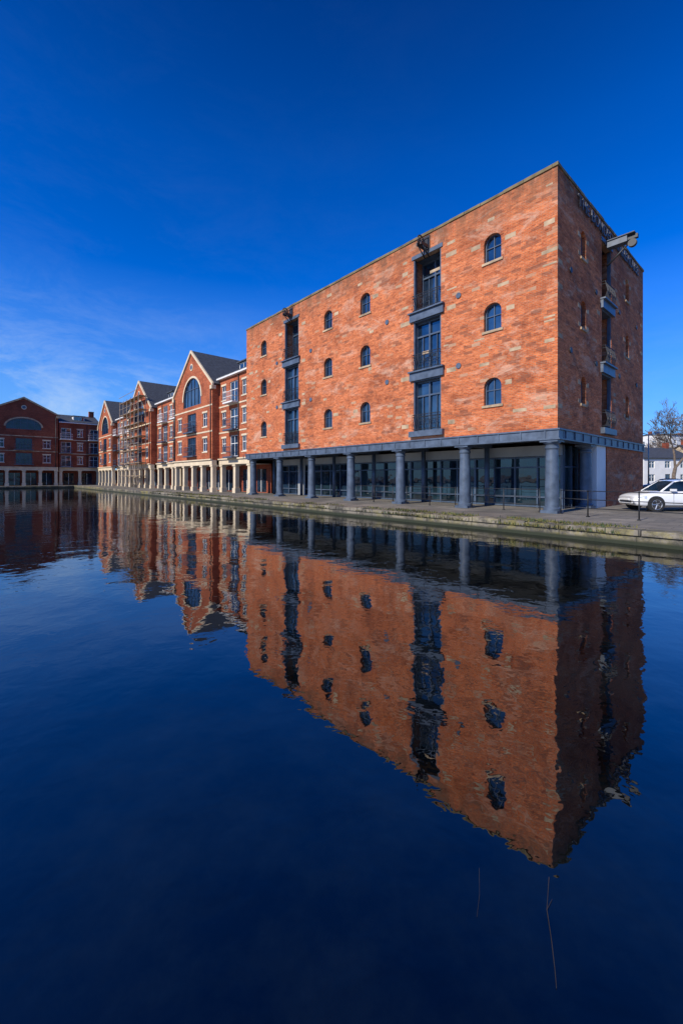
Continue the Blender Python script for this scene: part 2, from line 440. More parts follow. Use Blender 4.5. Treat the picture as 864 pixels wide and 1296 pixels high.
for j in range(k + 1):
    a = g0 + (g1 - g0) * j / k
    w = .06 if j % 4 == 0 else .035
    fr.box(-a-w, -a+w, 3.12, 3.246, QZ, 3.18, 'frame')
for z in (QZ+.02, 0.95, 2.55, 3.08):
    fr.box(-g1, -g0, 3.14, 3.236, z, z+.08, 'frame')
for y in (3.3, 4.3, 5.2):
    fr.box(-g0+.003, -g0+.08, y, y+.08, QZ, 3.72, 'frame')
fr.box(-g0+.004, -g0+.07, 3.38, 5.2, 2.55, 2.63, 'frame')
fr.box(-23.9, -22.8, 3.10, 3.12, QZ, 3.17, 'soffit')
col = MB()
def column(x, y):
    n = 24
    col.box(x-.37, x+.37, y-.37, y+.37, QZ-.02, QZ+.12, 'steel')
    prof = [(QZ+.12,.36),(QZ+.2,.36),(QZ+.26,.30),(QZ+.5,.295),(2.2,.285),(3.3,.262),(3.36,.30),(3.42,.30),(3.46,.265),(3.52,.27),(3.6,.36),(3.64,.36)]
    for (z0, r0), (z1, r1) in zip(prof, prof[1:]):
        col.tube((x,y,z0),(x,y,z1), r0, 'steel', r1, n, cap=False)
    col.box(x-.39, x+.39, y-.39, y+.39, 3.64, 3.73, 'steel')
for j in range(7): column(-(0.36 + 4.46 * j), 0.3)
column(-.36, 4.6)
for j in range(1, 7): col.tube((-(0.36+4.46*j), 2.6, QZ), (-(0.36+4.46*j), 2.6, 3.73), .14, 'steel', n=16)
rs = random.Random(3)
used = []
def stone(F, a, z, w, h, proud=0.005):
    for (b, y, ww, hh) in used:
        if abs(a-b) < (w+ww)/2+.03 and abs(z-y) < (h+hh)/2+.03: return
    used.append((a, z, w, h)); st.fbox(F, a-w/2, a+w/2, z-h/2, z+h/2, -proud, 0.02, 'stone')
for c in (3.08, 12.04, 15.86, 24.75):
    for zt in wtops:
        for sgn in (-1, 1):
            if rs.random() < .75: stone(FM, c + sgn*rs.uniform(.82,1.0), zt-rs.choice([.35,.5]), rs.uniform(.3,.55), .22)
        if rs.random() < .6: stone(FM, c + rs.uniform(-.8,.8), zt+.75, rs.uniform(.3,.6), .16)
for (a0, a1) in ((6.12,8.02),(19.5,21.45)):
    for zt in (11.4, 7.9, 14.2, 5.0):
        for a in (a0-.65, a1+.65):
            if rs.random() < .8: stone(FM, a, zt + rs.uniform(-.2,.2), rs.uniform(.4,.75), .24)
            if rs.random() < .5: stone(FM, a, zt + rs.uniform(.5,.8), rs.uniform(.3,.5), .16)
for i in range(34): 
    stone(FM, rs.uniform(.5, L-.5) if i % 3 else .35, rs.choice([15.3, 13.6, 12.3, 11.7, 9.2, 8.2, 5.2]) + rs.uniform(-.1,.1), rs.uniform(.25,.7), rs.choice([.08,.16,.22]))
used.clear()
for c in (3.2, 10.7):
    for zt in wtops:
        for sgn in (-1, 1):
            stone(FS, c + sgn*.58, zt-.35, .36, .22); stone(FS, c + sgn*.55, zt-1.25, .3, .2)
for i in range(12):
    stone(FS, rs.choice([.3,.35, 5.4, 8.2, 14.0]), rs.uniform(5, 15), .45, .2)
for a in (10.1, 5.0, 17.9, 22.6):
    for z in (11.75, 8.0): ir.tube(FM(a, z, 0), FM(a, z, -.05), .15, 'steel', n=16)
for a in (1.5, 5.0, 9.0, 12.7):
    for z in (11.75, 8.0): ir.tube(FS(a, z, 0), FS(a, z, -.05), .14, 'iron', n=16)
def hoist(F, c, out=0.75):
    z = 14.95
    for s_ in (-.14, .14):
        ir.fbox(F, c+s_-.035, c+s_+.035, z+.1, z+.28, -out, 0.1, 'iron')
        ir.tube(F(c+s_, z-.35, 0), F(c+s_, z+.12, -out*.8), .035, 'iron', n=6)
        ir.tube(F(c+s_, z+.75, 0), F(c+s_, z+.27, -out*.9), .03, 'iron', n=6)
    for q in range(14):
        t0 = 2*math.pi*q/14; t1 = 2*math.pi*(q+1)/14
        ir.tube(F(c, z+.42+.26*math.cos(t0), -out*.8+.26*math.sin(t0)), F(c, z+.42+.26*math.cos(t1), -out*.8+.26*math.sin(t1)), .035, 'iron', n=5)
        if q % 2 == 0: ir.tube(F(c, z+.42, -out*.8), F(c, z+.42+.26*math.cos(t0), -out*.8+.26*math.sin(t0)), .015, 'iron', n=4)
    ir.tube(F(c-.2, z+.42, -out*.8), F(c+.2, z+.42, -out*.8), .04, 'iron', n=8)
    ir.fbox(F, c-.22, c+.22, z-.1, z+.85, -.06, -.001, 'iron')
hoist(FM, 7.07); hoist(FM, 20.48)
fr.fbox(FS, 6.56, 7.00, 14.62, 14.95, -1.0, -0.06, 'steel')
fr.fbox(FS, 6.50, 7.06, 14.95, 15.0, -1.35, -0.06, 'lead')
ir.fbox(FS, 6.68, 6.88, 14.7, 14.9, -1.45, -1.0, 'iron')
ir.tube(FS(6.78, 14.6, -1.1), FS(6.78, 13.7, 0), .05, 'iron')
ir.tube(FS(6.78-.1, 14.5, -1.2), FS(6.78+.1, 14.5, -1.2), .2, 'iron', n=16)
walls.build('brick_walls', wh); fr.build('ironwork_and_frames', wh); gl.build('glazing', wh)
st.build('stone_dressings', wh); ir.build('wrought_iron', wh); col.build('iron_columns', wh)
cu = bpy.data.curves.new('t', 'FONT'); cu.body = 'THE BONDED WAREHOUSE'; cu.size = 0.82; cu.extrude = 0.03; cu.space_character = 1.06
to = bpy.data.objects.new('t', cu); scene.collection.objects.link(to)
bpy.context.view_layer.update()
me = bpy.data.meshes.new_from_object(to.evaluated_get(bpy.context.evaluated_depsgraph_get()))
bpy.data.objects.remove(to)
me.materials.clear(); me.materials.append(M['letter'])
wd = max(v.co.x for v in me.vertices)
tx = bpy.data.objects.new('wall_lettering', me); scene.collection.objects.link(tx); tx.parent = wh
tx.rotation_euler = (R(90), 0, R(90)); tx.location = (0.07, 2.3, 15.12); tx.scale = (10.6/wd, 1, 1)

# ------------------------------------------------------------------ TERRACE
def balcony(mb, F, a0, a1, z, out=0.9, rail='white'):
    mb.fbox(F, a0, a1, z-.14, z, -out, -.003, rail)
    for zz in (z+.5, z+1.0):
        mb.tube(F(a0,zz,-out+.04), F(a1,zz,-out+.04), .03, rail, n=4)
        for e in (a0+.03, a1-.03): mb.tube(F(e,zz,-out+.04), F(e,zz,0), .025, rail, n=4)
    k = max(2, int((a1-a0)/.22))
    for j in range(k+1):
        a = a0+.02+(a1-a0-.04)*j/k; mb.tube(F(a,z,-out+.04), F(a,z+1,-out+.04), .014, rail, n=4)
def win(mb, F, h, holes, base=0.0, mull=1, frame='white', glass='glass'):
    holes.append(h)
    mb.pane(F, h, base+.16, glass); mb.ring(F, h, .07, base+.09, base+.16, frame)
    a0 = min(p[0] for p in h); a1 = max(p[0] for p in h); z0 = min(p[1] for p in h); z1 = max(p[1] for p in h)
    for j in range(1, mull+1):
        a = a0+(a1-a0)*j/(mull+1); mb.fbox(F, a-.03, a+.03, z0+.03, z1-.12 if len(h) > 4 else z1-.03, base+.1, base+.155, frame)
    mb.fbox(F, a0+.03, a1-.03, z0+(z1-z0)*.6, z0+(z1-z0)*.6+.06, base+.095, base+.15, frame)
def colonnade(mb, F, a0, a1, base, pitch=2.75, depth=2.8):
    k = max(1, round((a1-a0)/pitch))
    for j in range(k+1):
        a = a0+.3+(a1-a0-.6)*j/k
        mb.fbox(F, a-.24, a+.24, QZ+.5, 3.2, base+.05, base+.5, 'cream')
        mb.fbox(F, a-.32, a+.32, QZ-.02, QZ+.5, base-.02, base+.58, 'cream')
        mb.fbox(F, a-.34, a+.34, 3.2, 3.4, base-.03, base+.6, 'cream')
    mb.fbox(F, a0, a1, 3.4, 3.92, base-.06, base+.5, 'cream')
    mb.fbox(F, a0, a1, 3.92, 4.05, base-.22, base+.0, 'cream')
    mb.fbox(F, a0, a1, QZ, 3.4, base+depth, base+depth+.1, 'brick_dk')
    for j in range(k):
        a = a0+.3+(a1-a0-.6)*(j+.5)/k
        mb.fbox(F, a-.9, a+.9, QZ+.1, 2.9, base+depth-.03, base+depth-.003, 'glass_d')
        mb.fbox(F, a-.04, a+.04, QZ+.1, 2.9, base+depth-.08, base+depth-.03, 'white')
    mb.face([F(a0,3.395,base),F(a1,3.395,base),F(a1,3.395,base+depth),F(a0,3.395,base+depth)], 'white')
def gable_block(F, c, hw, name, zE=12.1, zP=16.6, base=0.0, depth=11, mat='brick_red', aw=.92, az=(10.4, 13.7), ar=.48, glass='glass'):
    e = empty(name); mb = MB(); holes = []
    trim = 'cream' if glass == 'glass' else 'stone'
    out = [(c-hw, 3.9), (c+hw, 3.9), (c+hw, zE), (c, zP), (c-hw, zE)]
    rise = hw*aw*ar
    win(mb, F, arch(c, hw*aw, az[0], az[1], rise, 16), holes, base, 4, 'frame', glass)
    n = 16; r0 = hw*aw*.5+.03; zc = az[1]-rise; wr = .26
    for j in range(n):
        p0 = math.pi*j/n; p1 = math.pi*(j+1)/n
        q = [(c+r0*math.cos(p0), zc+(rise+.03)*math.sin(p0)),(c+r0*math.cos(p1), zc+(rise+.03)*math.sin(p1)),(c+(r0+wr)*math.cos(p1), zc+(rise+wr)*math.sin(p1)),(c+(r0+wr)*math.cos(p0), zc+(rise+wr)*math.sin(p0))]
        mb.poly(F, q, [], base-.03, trim)
    mb.tube(F(c, zP-1.6, base), F(c, zP-1.6, base-.06), .42, 'cream', n=20)
    mb.tube(F(c, zP-1.6, base-.061), F(c, zP-1.6, base-.08), .28, 'frame', n=20)
    for z in (4.6, 7.4):
        win(mb, F, rect(c-1.25, c+1.25, z, z+2.1), holes, base, 3, 'frame', glass)
        for s_ in (-1, 1):
            win(mb, F, rect(c+s_*hw*.66-.6, c+s_*hw*.66+.6, z+.3, z+1.8), holes, base, 1, 'white', glass)
            mb.fbox(F, c+s_*hw*.66-.7, c+s_*hw*.66+.7, z+.16, z+.297, base-.05, base+.09, 'cream')
            mb.fbox(F, c+s_*hw*.66-.7, c+s_*hw*.66+.7, z+1.803, z+2.0, base-.03, base+.0, 'cream')
        balcony(mb, F, c-1.5, c+1.5, z-.05, .5, 'frame')
    mb.wall(F, out, holes, .17, mat, base)
    for z in (7.0, 9.85): mb.fbox(F, c-hw, c+hw, z, z+.16, base-.04, base-.001, trim)
    for s_ in (-1, 1):
        p = [(c, zP+.08), (c, zP+.42), (c+s_*(hw+.35), zE+.1), (c+s_*(hw+.35), zE-.22)]
        mb.poly(F, p, [], base-.16, trim)
        for q in range(4):
            a, b = p[q], p[(q+1)%4]
            mb.face([F(*a,base-.16),F(*b,base-.16),F(*b,base+.02),F(*a,base+.02)], trim)
        mb.box8([F(c, zP+.3, base+.02), F(c+s_*(hw+.3), zE, base+.02), F(c+s_*(hw+.3), zE, base+depth), F(c, zP+.3, base+depth),
                 F(c, zP+.38, base+.02), F(c+s_*(hw+.35), zE+.08, base+.02), F(c+s_*(hw+.35), zE+.08, base+depth), F(c, zP+.38, base+depth)], 'slate')
        mb.face([F(c+s_*hw,3.9,base),F(c+s_*hw,3.9,base+depth),F(c+s_*hw,zE,base+depth),F(c+s_*hw,zE,base)], mat)
        mb.fbox(F, c+s_*hw-.25, c+s_*hw+.25, zE-.5, zE-.1, base-.2, base+.3, trim)
        mb.tube(F(c+s_*(hw-.35), 4.1, base-.07), F(c+s_*(hw-.35), zE-.2, base-.07), .055, 'iron', n=6)
    mb.poly(F, [(c-hw,QZ),(c+hw,QZ),(c+hw,zE),(c,zP),(c-hw,zE)], [], base+depth, mat)
    colonnade(mb, F, c-hw, c+hw, base)
    mb.build('facade_and_roof', e); return e
def link_block(F, a0, a1, name, base=0.8, zE=12.7, zR=15.2, depth=10, mat='brick_red', bal=True, seed=0):
    e = empty(name); mb = MB(); holes = []
    k = max(1, round((a1-a0)/2.35)); pit = (a1-a0)/k
    for fl, z in enumerate((4.3, 7.1, 9.9)):
        for j in range(k):
            c = a0+pit*(j+.5)
            if bal and j % 2 == seed % 2:
                win(mb, F, rect(c-.85, c+.85, z-.1, z+2.1), holes, base, 1, 'white')
                balcony(mb, (lambda a, z_, d, F=F: F(a, z_, d+base)), c-1.05, c+1.05, z-.12, .75, 'white' if fl == 2 else 'frame')
            else:
                win(mb, F, rect(c-.5, c+.5, z+.4, z+1.9), holes, base, 1, 'white')
                mb.fbox(F, c-.6, c+.6, z+.27, z+.397, base-.05, base+.09, 'cream')
                mb.fbox(F, c-.6, c+.6, z+1.903, z+2.1, base-.03, base, 'cream')
    mb.wall(F, rect(a0, a1, 3.9, zE), holes, .17, mat, base)
    for z in (7.0-.25, 9.55): mb.fbox(F, a0, a1, z, z+.15, base-.03, base-.001, 'cream')
    mb.fbox(F, a0, a1, zE-.15, zE+.05, base-.35, base-.001, 'white')
    for j in range(1, k): 
        if j % 2: mb.tube(F(a0+pit*j, 4.1, base-.07), F(a0+pit*j, zE-.2, base-.07), .05, 'iron', n=6)
    mb.box8([F(a0,zE,base-.35),F(a1,zE,base-.35),F(a1,zR,base+5),F(a0,zR,base+5),F(a0,zE+.1,base-.35),F(a1,zE+.1,base-.35),F(a1,zR+.1,base+5),F(a0,zR+.1,base+5)], 'slate')
    mb.box8([F(a0,zR,base+5.01),F(a1,zR,base+5.01),F(a1,zE,base+depth+.3),F(a0,zE,base+depth+.3),F(a0,zR+.1,base+5.01),F(a1,zR+.1,base+5.01),F(a1,zE+.1,base+depth+.3),F(a0,zE+.1,base+depth+.3)], 'slate')
    for a in (a0+.01, a1-.01):
        mb.face([F(a,3.9,base),F(a,3.9,base+depth),F(a,zE,base+depth),F(a,zR,base+5),F(a,zE,base)], mat)
    mb.face([F(a0,QZ,base+depth),F(a1,QZ,base+depth),F(a1,zE,base+depth),F(a0,zE,base+depth)], mat)
    nd = max(1, round((a1-a0)/5))
    for j in range(nd):
        c = a0+(a1-a0)*(j+.5)/nd
        mb.fbox(F, c-1.0, c+1.0, zE+.1, zE+1.5, base+1.2, base+4, 'white'); mb.fbox(F, c-.85, c+.85, zE+.35, zE+1.35, base+1.17, base+1.197, 'glass')
        mb.fbox(F, c-.03, c+.03, zE+.35, zE+1.35, base+1.13, base+1.168, 'white')
        mb.fbox(F, c-1.15, c+1.15, zE+1.5, zE+1.62, base+.9, base+4.2, 'slate')
    mb.fbox(F, a0+.3, a0+1.2, zR-.6, zR+1.1, base+4.5, base+5.3, mat); mb.fbox(F, a0+.25, a0+1.25, zR+1.1, zR+1.2, base+4.45, base+5.35, 'stone')
    colonnade(mb, F, a0+.05, a1-.05, base, 2.9, 2.4)
    mb.build('facade_and_roof', e); return e
F0 = FM
link_block(F0, 28.6, 35.3, 'brick_apartment_block', seed=1)
gable_block(F0, 40.9, 5.6, 'gabled_apartment_building')
link_block(F0, 46.5, 55.6, 'brick_apartment_block.001')
gable_block(F0, 61.4, 5.6, 'gabled_apartment_building.001')
link_block(F0, 67.2, 77.8, 'brick_apartment_block.002')
gable_block(F0, 83.4, 5.5, 'gabled_apartment_building.002')
FE = lambda a, z, d: (-92 - d, -a, z)
E = dict(zE=14.3, zP=17.0, mat='brick_dk', aw=1.0, az=(11.2, 13.3), ar=.30, glass='glass_d')
link_block(FE, -1.0, 6.3, 'brick_apartment_block.003', base=0.4, zE=13.2, mat='brick_dk')
gable_block(FE, 11.9, 5.4, 'gabled_apartment_building.003', **E)
link_block(FE, 17.4, 32, 'brick_apartment_block.004', base=0.4, zE=13.2, mat='brick_dk')
gable_block(FE, 37.6, 5.4, 'gabled_apartment_building.004', **E)
link_block(FE, 43.2, 70, 'brick_apartment_block.005', base=0.4, zE=13.2, mat='brick_dk')
e = empty('scaffolding'); mb = MB()
for j in range(6):
    a = 57 + 2.0*j
    for d in (-.35, -1.35): mb.tube(FM(a, QZ, d), FM(a, 14.2, d), .045, 'scaff', n=5)
for i in range(7):
    z = 2.2+1.95*i
    for d in (-.35, -1.35):
        mb.tube(FM(56.6, z, d), FM(67.4, z, d), .04, 'scaff', n=5)
    mb.tube(FM(56.6, z+1.0, -1.38), FM(67.4, z+1.0, -1.38), .035, 'scaff', n=5)
    mb.fbox(FM, 56.8, 67.2, z+.05, z+.1, -1.3, -.4, 'wood')
    for j in range(6): mb.tube(FM(57+2*j, z, -1.5), FM(57+2*j, z, -.1), .035, 'scaff', n=5)
for j in range(5):
    mb.tube(FM(57+2*j, .5+2*j, -1.42), FM(59+2*j, 4.4+2*j, -1.42), .035, 'scaff', n=5)
mb.build('tubes_and_boards', e)

# ------------------------------------------------------------------ GROUND, QUAY, WATER
YQ, XE = -4.5, -87.0
g = MB(); B = 1600
ident = lambda a, z, d: (a, z, d)
g.poly(ident, [(-B, -B), (XE-.5, -B), (XE-.5, YQ+.5), (B, YQ+.5), (B, B), (-B, B)], [], QZ-.005, 'paving')
o = g.build('ground'); o.location = (CX, CY, 0); o.rotation_euler = (0, 0, ANG)
e = empty('quay_wall'); q = MB()
q.face([(XE, YQ, -1), (300, YQ, -1), (300, YQ, QZ-.14), (XE, YQ, QZ-.14)], 'quay')
q.face([(XE, YQ, -1), (XE, -300, -1), (XE, -300, QZ-.14), (XE, YQ, QZ-.14)], 'quay')
rq = random.Random(5)
x = -40.0
while x < 30:
    w = rq.uniform(.9, 1.5); j = rq.uniform(-.02, .02)
    q.box(x+.012, min(30, x+w)-.012, YQ-.05+rq.uniform(-.025,.025), YQ+.62, QZ-.14, QZ+.02+j, 'quaytop'); x += w
q.box(XE-.6, -40.01, YQ-.05, YQ+.62, QZ-.14, QZ+.02, 'quaytop')
q.box(30.01, 300, YQ-.05, YQ+.62, QZ-.14, QZ+.02, 'quaytop')
q.box(XE-.6, XE+.05, -300, YQ-.06, QZ-.14, QZ+.02, 'quaytop')
q.build('stones', e, bevel=0.02)
t = MB()
for i in range(16000):
    x = rq.uniform(-45, 12); rr = rq.random()
    if rr < .5: y = YQ+.62+abs(rq.gauss(0, .22)); zb = QZ-.01
    elif rr < .8: y = YQ+rq.uniform(0,.6); zb = QZ+.02
    else: y = YQ-.06+rq.gauss(0,.02); zb = QZ-.12
    if math.sin(x*.9)+math.sin(x*2.3+1)+math.sin(x*.23+2)+rq.uniform(-1,1) < .5: continue
    h = rq.uniform(.02,.07) if .5 <= rr < .8 else rq.uniform(.03,.15); a = rq.uniform(0,6.28); w = .03
    dx, dy = math.cos(a)*w, math.sin(a)*w
    t.face([(x-dx,y-dy,zb),(x+dx,y+dy,zb),(x+rq.gauss(0,.03),y+rq.gauss(0,.03),zb+h)], 'leaf' if rq.random() < .4 else 'moss')
o = t.build('moss_and_grass'); o.location = (CX, CY, 0); o.rotation_euler = (0, 0, ANG)
w = MB(); w.face([(-B,-B,0),(B,-B,0),(B,B,0),(-B,B,0)], 'water')
o = w.build('water')
for k, pts in enumerate(([(1.06,2.12,.004),(.97,1.96,.006),(.93,1.84,.004),(.885,1.72,.003),(.86,1.66,.004)],
            [(.72,2.17,.003),(.675,2.03,.004),(.63,1.93,.003)])):
    mb = MB(); rr = .0017 if k == 0 else .0010
    for a, b in zip(pts, pts[1:]): mb.tube(a, b, rr, 'twig', rr*.8, 5)
    if k == 0: mb.tube(pts[1], (pts[1][0]+.05, pts[1][1]+.05, .004), .0012, 'twig', .0008, 4)
    mb.build('floating_twig' if k == 0 else 'floating_twig.001')

# ------------------------------------------------------------------ railings
def railing(name, pts, h=1.05, post=1.5, rails=(0.35, .7, 1.05), mat='iron'):
    mb = MB()
    for p, q_ in zip(pts, pts[1:]):
        p = Vector(p); q_ = Vector(q_); L_ = (q_-p).length; k = max(1, round(L_/post))
        for j in range(k+1):
            c = p.lerp(q_, j/k); mb.tube(c, c+Vector((0,0,h)), .026, mat, n=8)
            mb.tube(c+Vector((0,0,h)), c+Vector((0,0,h+.05)), .04, mat, .01, n=8)
            mb.tube(c, c+Vector((0,0,.03)), .07, mat, n=8)
        for r in rails: mb.tube(p+Vector((0,0,r)), q_+Vector((0,0,r)), .017, mat, n=6)
    o = mb.build(name); o.location = (CX, CY, 0); o.rotation_euler = (0, 0, ANG); return o
railing('quay_railing', [(-.9, .3, QZ), (-4.4, .3, QZ)])
railing('quay_railing.001', [(-5.4, .3, QZ), (-8.8, .3, QZ)])
railing('quay_railing.002', [(-9.9, .3, QZ), (-13.2, .3, QZ)])
railing('quay_railing.003', [(.1, .1, QZ), (1.4, -.6, QZ), (12, -1.2, QZ)], post=1.7)

# ------------------------------------------------------------------ cars
def car(name, loc, rot, paint):
    e = empty(name, True, loc, rot)
    b = MB()
    S = [(-2.28,.42,.86,.66),(-2.22,.30,.96,.78),(-2.0,.24,1.02,.86),(-1.3,.22,1.03,.90),(-.5,.2,.99,.905),(.5,.2,.96,.905),(1.0,.2,.95,.90),(1.45,.22,.88,.88),(1.9,.24,.80,.84),(2.15,.28,.70,.76),(2.25,.36,.58,.62)]
    secs = []
    for x, zb, zt, w in S:
        half = [(w*.86, zb), (w*.98, zb+.08), (w, zb+(zt-zb)*.45), (w*.985, zb+(zt-zb)*.72), (w*.93, zt-.035), (w*.80, zt), (w*.4, zt+.025)]
        secs.append([(x, y, z) for y, z in half]+[(x, -y, z) for y, z in reversed(half)])
    i0 = len(b.v); n = len(secs[0]); k = b.mi(paint)
    for s_ in secs: b.v += s_
    for i in range(len(secs)-1):
        for j in range(n):
            b.f.append((i0+i*n+j, i0+i*n+(j+1)%n, i0+(i+1)*n+(j+1)%n, i0+(i+1)*n+j)); b.m.append(k); b.sm.append(True)
    b.f.append(tuple(i0+j for j in range(n))); b.m.append(k); b.sm.append(False)
    b.f.append(tuple(i0+(len(secs)-1)*n+j for j in reversed(range(n)))); b.m.append(k); b.sm.append(False)
    b.build('body', e)
    g_ = MB()
    belt = [(-2.0,1.0,.68),(-1.2,1.02,.78),(-.3,.985,.80),(.45,.955,.79),(1.08,.945,.70)]
    roof = [(-1.35,1.36,.50),(-.95,1.43,.55),(-.3,1.465,.575),(.1,1.45,.57),(.38,1.40,.54)]
    for s_ in (1, -1):
        for i in range(4):
            a, c_, d_, f_ = belt[i], belt[i+1], roof[i+1], roof[i]
            g_.face([(a[0],s_*a[2],a[1]),(c_[0],s_*c_[2],c_[1]),(d_[0],s_*d_[2],d_[1]),(f_[0],s_*f_[2],f_[1])], 'glass_d')
        for (p, q_) in ((belt[0], roof[0]), (belt[4], roof[4]), (belt[2], roof[2])):
            g_.tube((p[0], s_*(p[2]+.005), p[1]-.02), (q_[0], s_*(q_[2]+.005), q_[1]), .045 if p is not belt[2] else .03, paint if p is not belt[2] else 'rubber', n=6)
        for i in range(4): g_.tube((roof[i][0],s_*roof[i][2],roof[i][1]),(roof[i+1][0],s_*roof[i+1][2],roof[i+1][1]),.035,paint,n=6)
    for i in range(4):
        a, c_ = roof[i], roof[i+1]
        g_.face([(a[0],a[2],a[1]+.02),(c_[0],c_[2],c_[1]+.02),(c_[0],0,c_[1]+.05),(a[0],0,a[1]+.05)], paint, True)
        g_.face([(a[0],-a[2],a[1]+.02),(c_[0],-c_[2],c_[1]+.02),(c_[0],0,c_[1]+.05),(a[0],0,a[1]+.05)], paint, True)
    for i in (0, 4):
        a, c_ = belt[i], roof[i]
        g_.face([(a[0],a[2],a[1]),(a[0],-a[2],a[1]),(c_[0],-c_[2],c_[1]+.03),(c_[0],c_[2],c_[1]+.03)], 'glass_d')
    g_.build('cabin', e)
    w = MB()
    for x in (1.38, -1.36):
        for s_ in (1, -1):
            y = s_*.90
            w.tube((x, y-s_*.24, .36), (x, y+s_*.008, .36), .375, 'rubber', n=28)
            w.tube((x, y-s_*.2, .325), (x, y+s_*.02, .325), .325, 'rubber', n=28)
            w.tube((x, y+s_*.02, .325), (x, y+s_*.024, .325), .235, 'dark', n=24)
            for q_ in range(12):
                t0 = 2*math.pi*q_/12; t1 = 2*math.pi*(q_+1)/12
                w.tube((x+.23*math.cos(t0), y+s_*.026, .325+.23*math.sin(t0)), (x+.23*math.cos(t1), y+s_*.026, .325+.23*math.sin(t1)), .014, 'alloy', n=5)
            for q_ in range(5):
                t0 = 2*math.pi*q_/5
                w.tube((x, y+s_*.03, .325), (x+.23*math.cos(t0), y+s_*.026, .325+.23*math.sin(t0)), .03, 'alloy', .022, n=5)
    w.build('wheels', e)
    d = MB()
    for s_ in (1, -1):
        d.face([(2.17,s_*.735,.56),(1.80,s_*.862,.62),(1.78,s_*.845,.74),(2.12,s_*.735,.665)], 'lamp')
        d.face([(-2.235,s_*.765,.72),(-2.0,s_*.868,.72),(-2.0,s_*.85,.93),(-2.2,s_*.775,.9)], 'redlens')
        d.box(.55,.75, .84 if s_>0 else -1.0, 1.0 if s_>0 else -.84, .96, 1.07, paint)
        for x in (-.25, .62): d.box(x-.004, x+.004, *(sorted((s_*.90, s_*.909))), .35, .93, 'dark')
        d.box(-1.0, .98, *(sorted((s_*.88, s_*.912))), .25, .30, 'dark')
        for x in (-.1, -.95): d.box(x-.1, x+.08, *(sorted((s_*.9, s_*.925))), .8, .825, paint)
    d.box(2.18, 2.262, -.45, .45, .40, .50, 'dark'); d.box(2.22, 2.272, -.26, .26, .51, .61, 'white')
    d.box(-2.29, -2.2, -.26, .26, .62, .73, 'white')
    d.build('trim', e)
car('parked_car', (16.25, 20.3, QZ), R(180-4), 'car_white')
car('parked_car.001', (33.6, 43, QZ), R(150), 'car_dark')
car('parked_car.002', (38.5, 46, QZ), R(150), 'car_silver')
car('parked_car.003', (46, 52, QZ), R(20), 'car_dark')

# ------------------------------------------------------------------ lamp posts
def lamp(name, loc, h, rot=0):
    e = empty(name, True, loc, rot); mb = MB()
    mb.tube((0,0,0),(0,0,1.1),.09,'galv',n=10); mb.tube((0,0,1.1),(0,0,h),.06,'galv',.04,n=10)
    for s_ in (-1, 1):
        mb.tube((0,0,h-.05),(s_*.8,0,h+.12),.03,'galv',n=6)
        mb.box8([(s_*.7,-.12,h+.08),(s_*1.35,-.10,h+.13),(s_*1.35,.10,h+.13),(s_*.7,.12,h+.08),(s_*.7,-.08,h+.2),(s_*1.3,-.06,h+.2),(s_*1.3,.06,h+.2),(s_*.7,.08,h+.2)],'galv')
    mb.build('post_and_heads', e)
lamp('street_lamp', (27.0, 36.5, QZ), 5.4, .2)
lamp('street_lamp.001', (50, 60, QZ), 7, .2)

# ------------------------------------------------------------------ trees
def bare_tree(name, loc, h, seed):
    r = random.Random(seed); mb = MB()
    def grow(p, d, L_, rad, depth):
        for i in range(3):
            nd = (d + Vector((r.gauss(0,.13), r.gauss(0,.13), r.gauss(0,.08)+.04))).normalized()
            q_ = p + nd*(L_/3); r2 = max(.013, rad*.93)
            mb.tube(p, q_, rad, 'bark', r2, n=6 if depth > 3 else 3, cap=False)
            p, d, rad = q_, nd, r2
            if 0 < depth <= 4 and r.random() < .5:
                s_ = (d + Vector((r.gauss(0,.7), r.gauss(0,.7), r.gauss(.1,.4)))).normalized()
                grow(p, s_, L_*.6, max(.013, rad*.5), depth-1)
        if depth <= 0: return
        for k in range(r.choice([2,3,3])):
            s_ = (d + Vector((r.gauss(0,.55), r.gauss(0,.55), r.gauss(.15,.3)))).normalized()
            grow(p, s_, L_*r.uniform(.68,.86), max(.013, rad*r.uniform(.58,.72)), depth-1)
    grow(Vector((0,0,0)), Vector((0,0,1)), h*.24, h*.02, 6)
    zt = max(v[2] for v in mb.v); s = h/zt
    mb.v = [(a*s, b*s, c*s) for a, b, c in mb.v]
    o = mb.build(name); o.location = loc; o.rotation_euler = (0,0,seed); return o
bare_tree('bare_tree', (35.3, 43.8, QZ), 10.0, 1)
bare_tree('bare_tree.001', (48, 52, QZ), 10, 2)
bare_tree('bare_tree.002', (62, 78, QZ), 10, 3)
mb = MB(); r = random.Random(11)
for i in range(9000):
    c = r.uniform(0, 1); x = 40+110*c; y = 88+20*math.sin(c*9)+r.gauss(0,4)
    hmax = 4.2+2.0*math.sin(c*23)+1.5*math.sin(c*61)
    z = QZ+abs(r.random())*hmax*(1-.1*abs(r.gauss(0,1))); s_ = r.uniform(.15,.5)
    n = Vector((r.gauss(0,1),r.gauss(0,1),r.gauss(0,1))).normalized(); u = n.orthogonal().normalized()*s_; v = n.cross(u)
    p = Vector((x,y,z)); mb.face([p-u, p+v*.7, p+u, p-v*.6], 'leaf' if r.random()<.35 else 'winter')
mb.build('distant_trees')

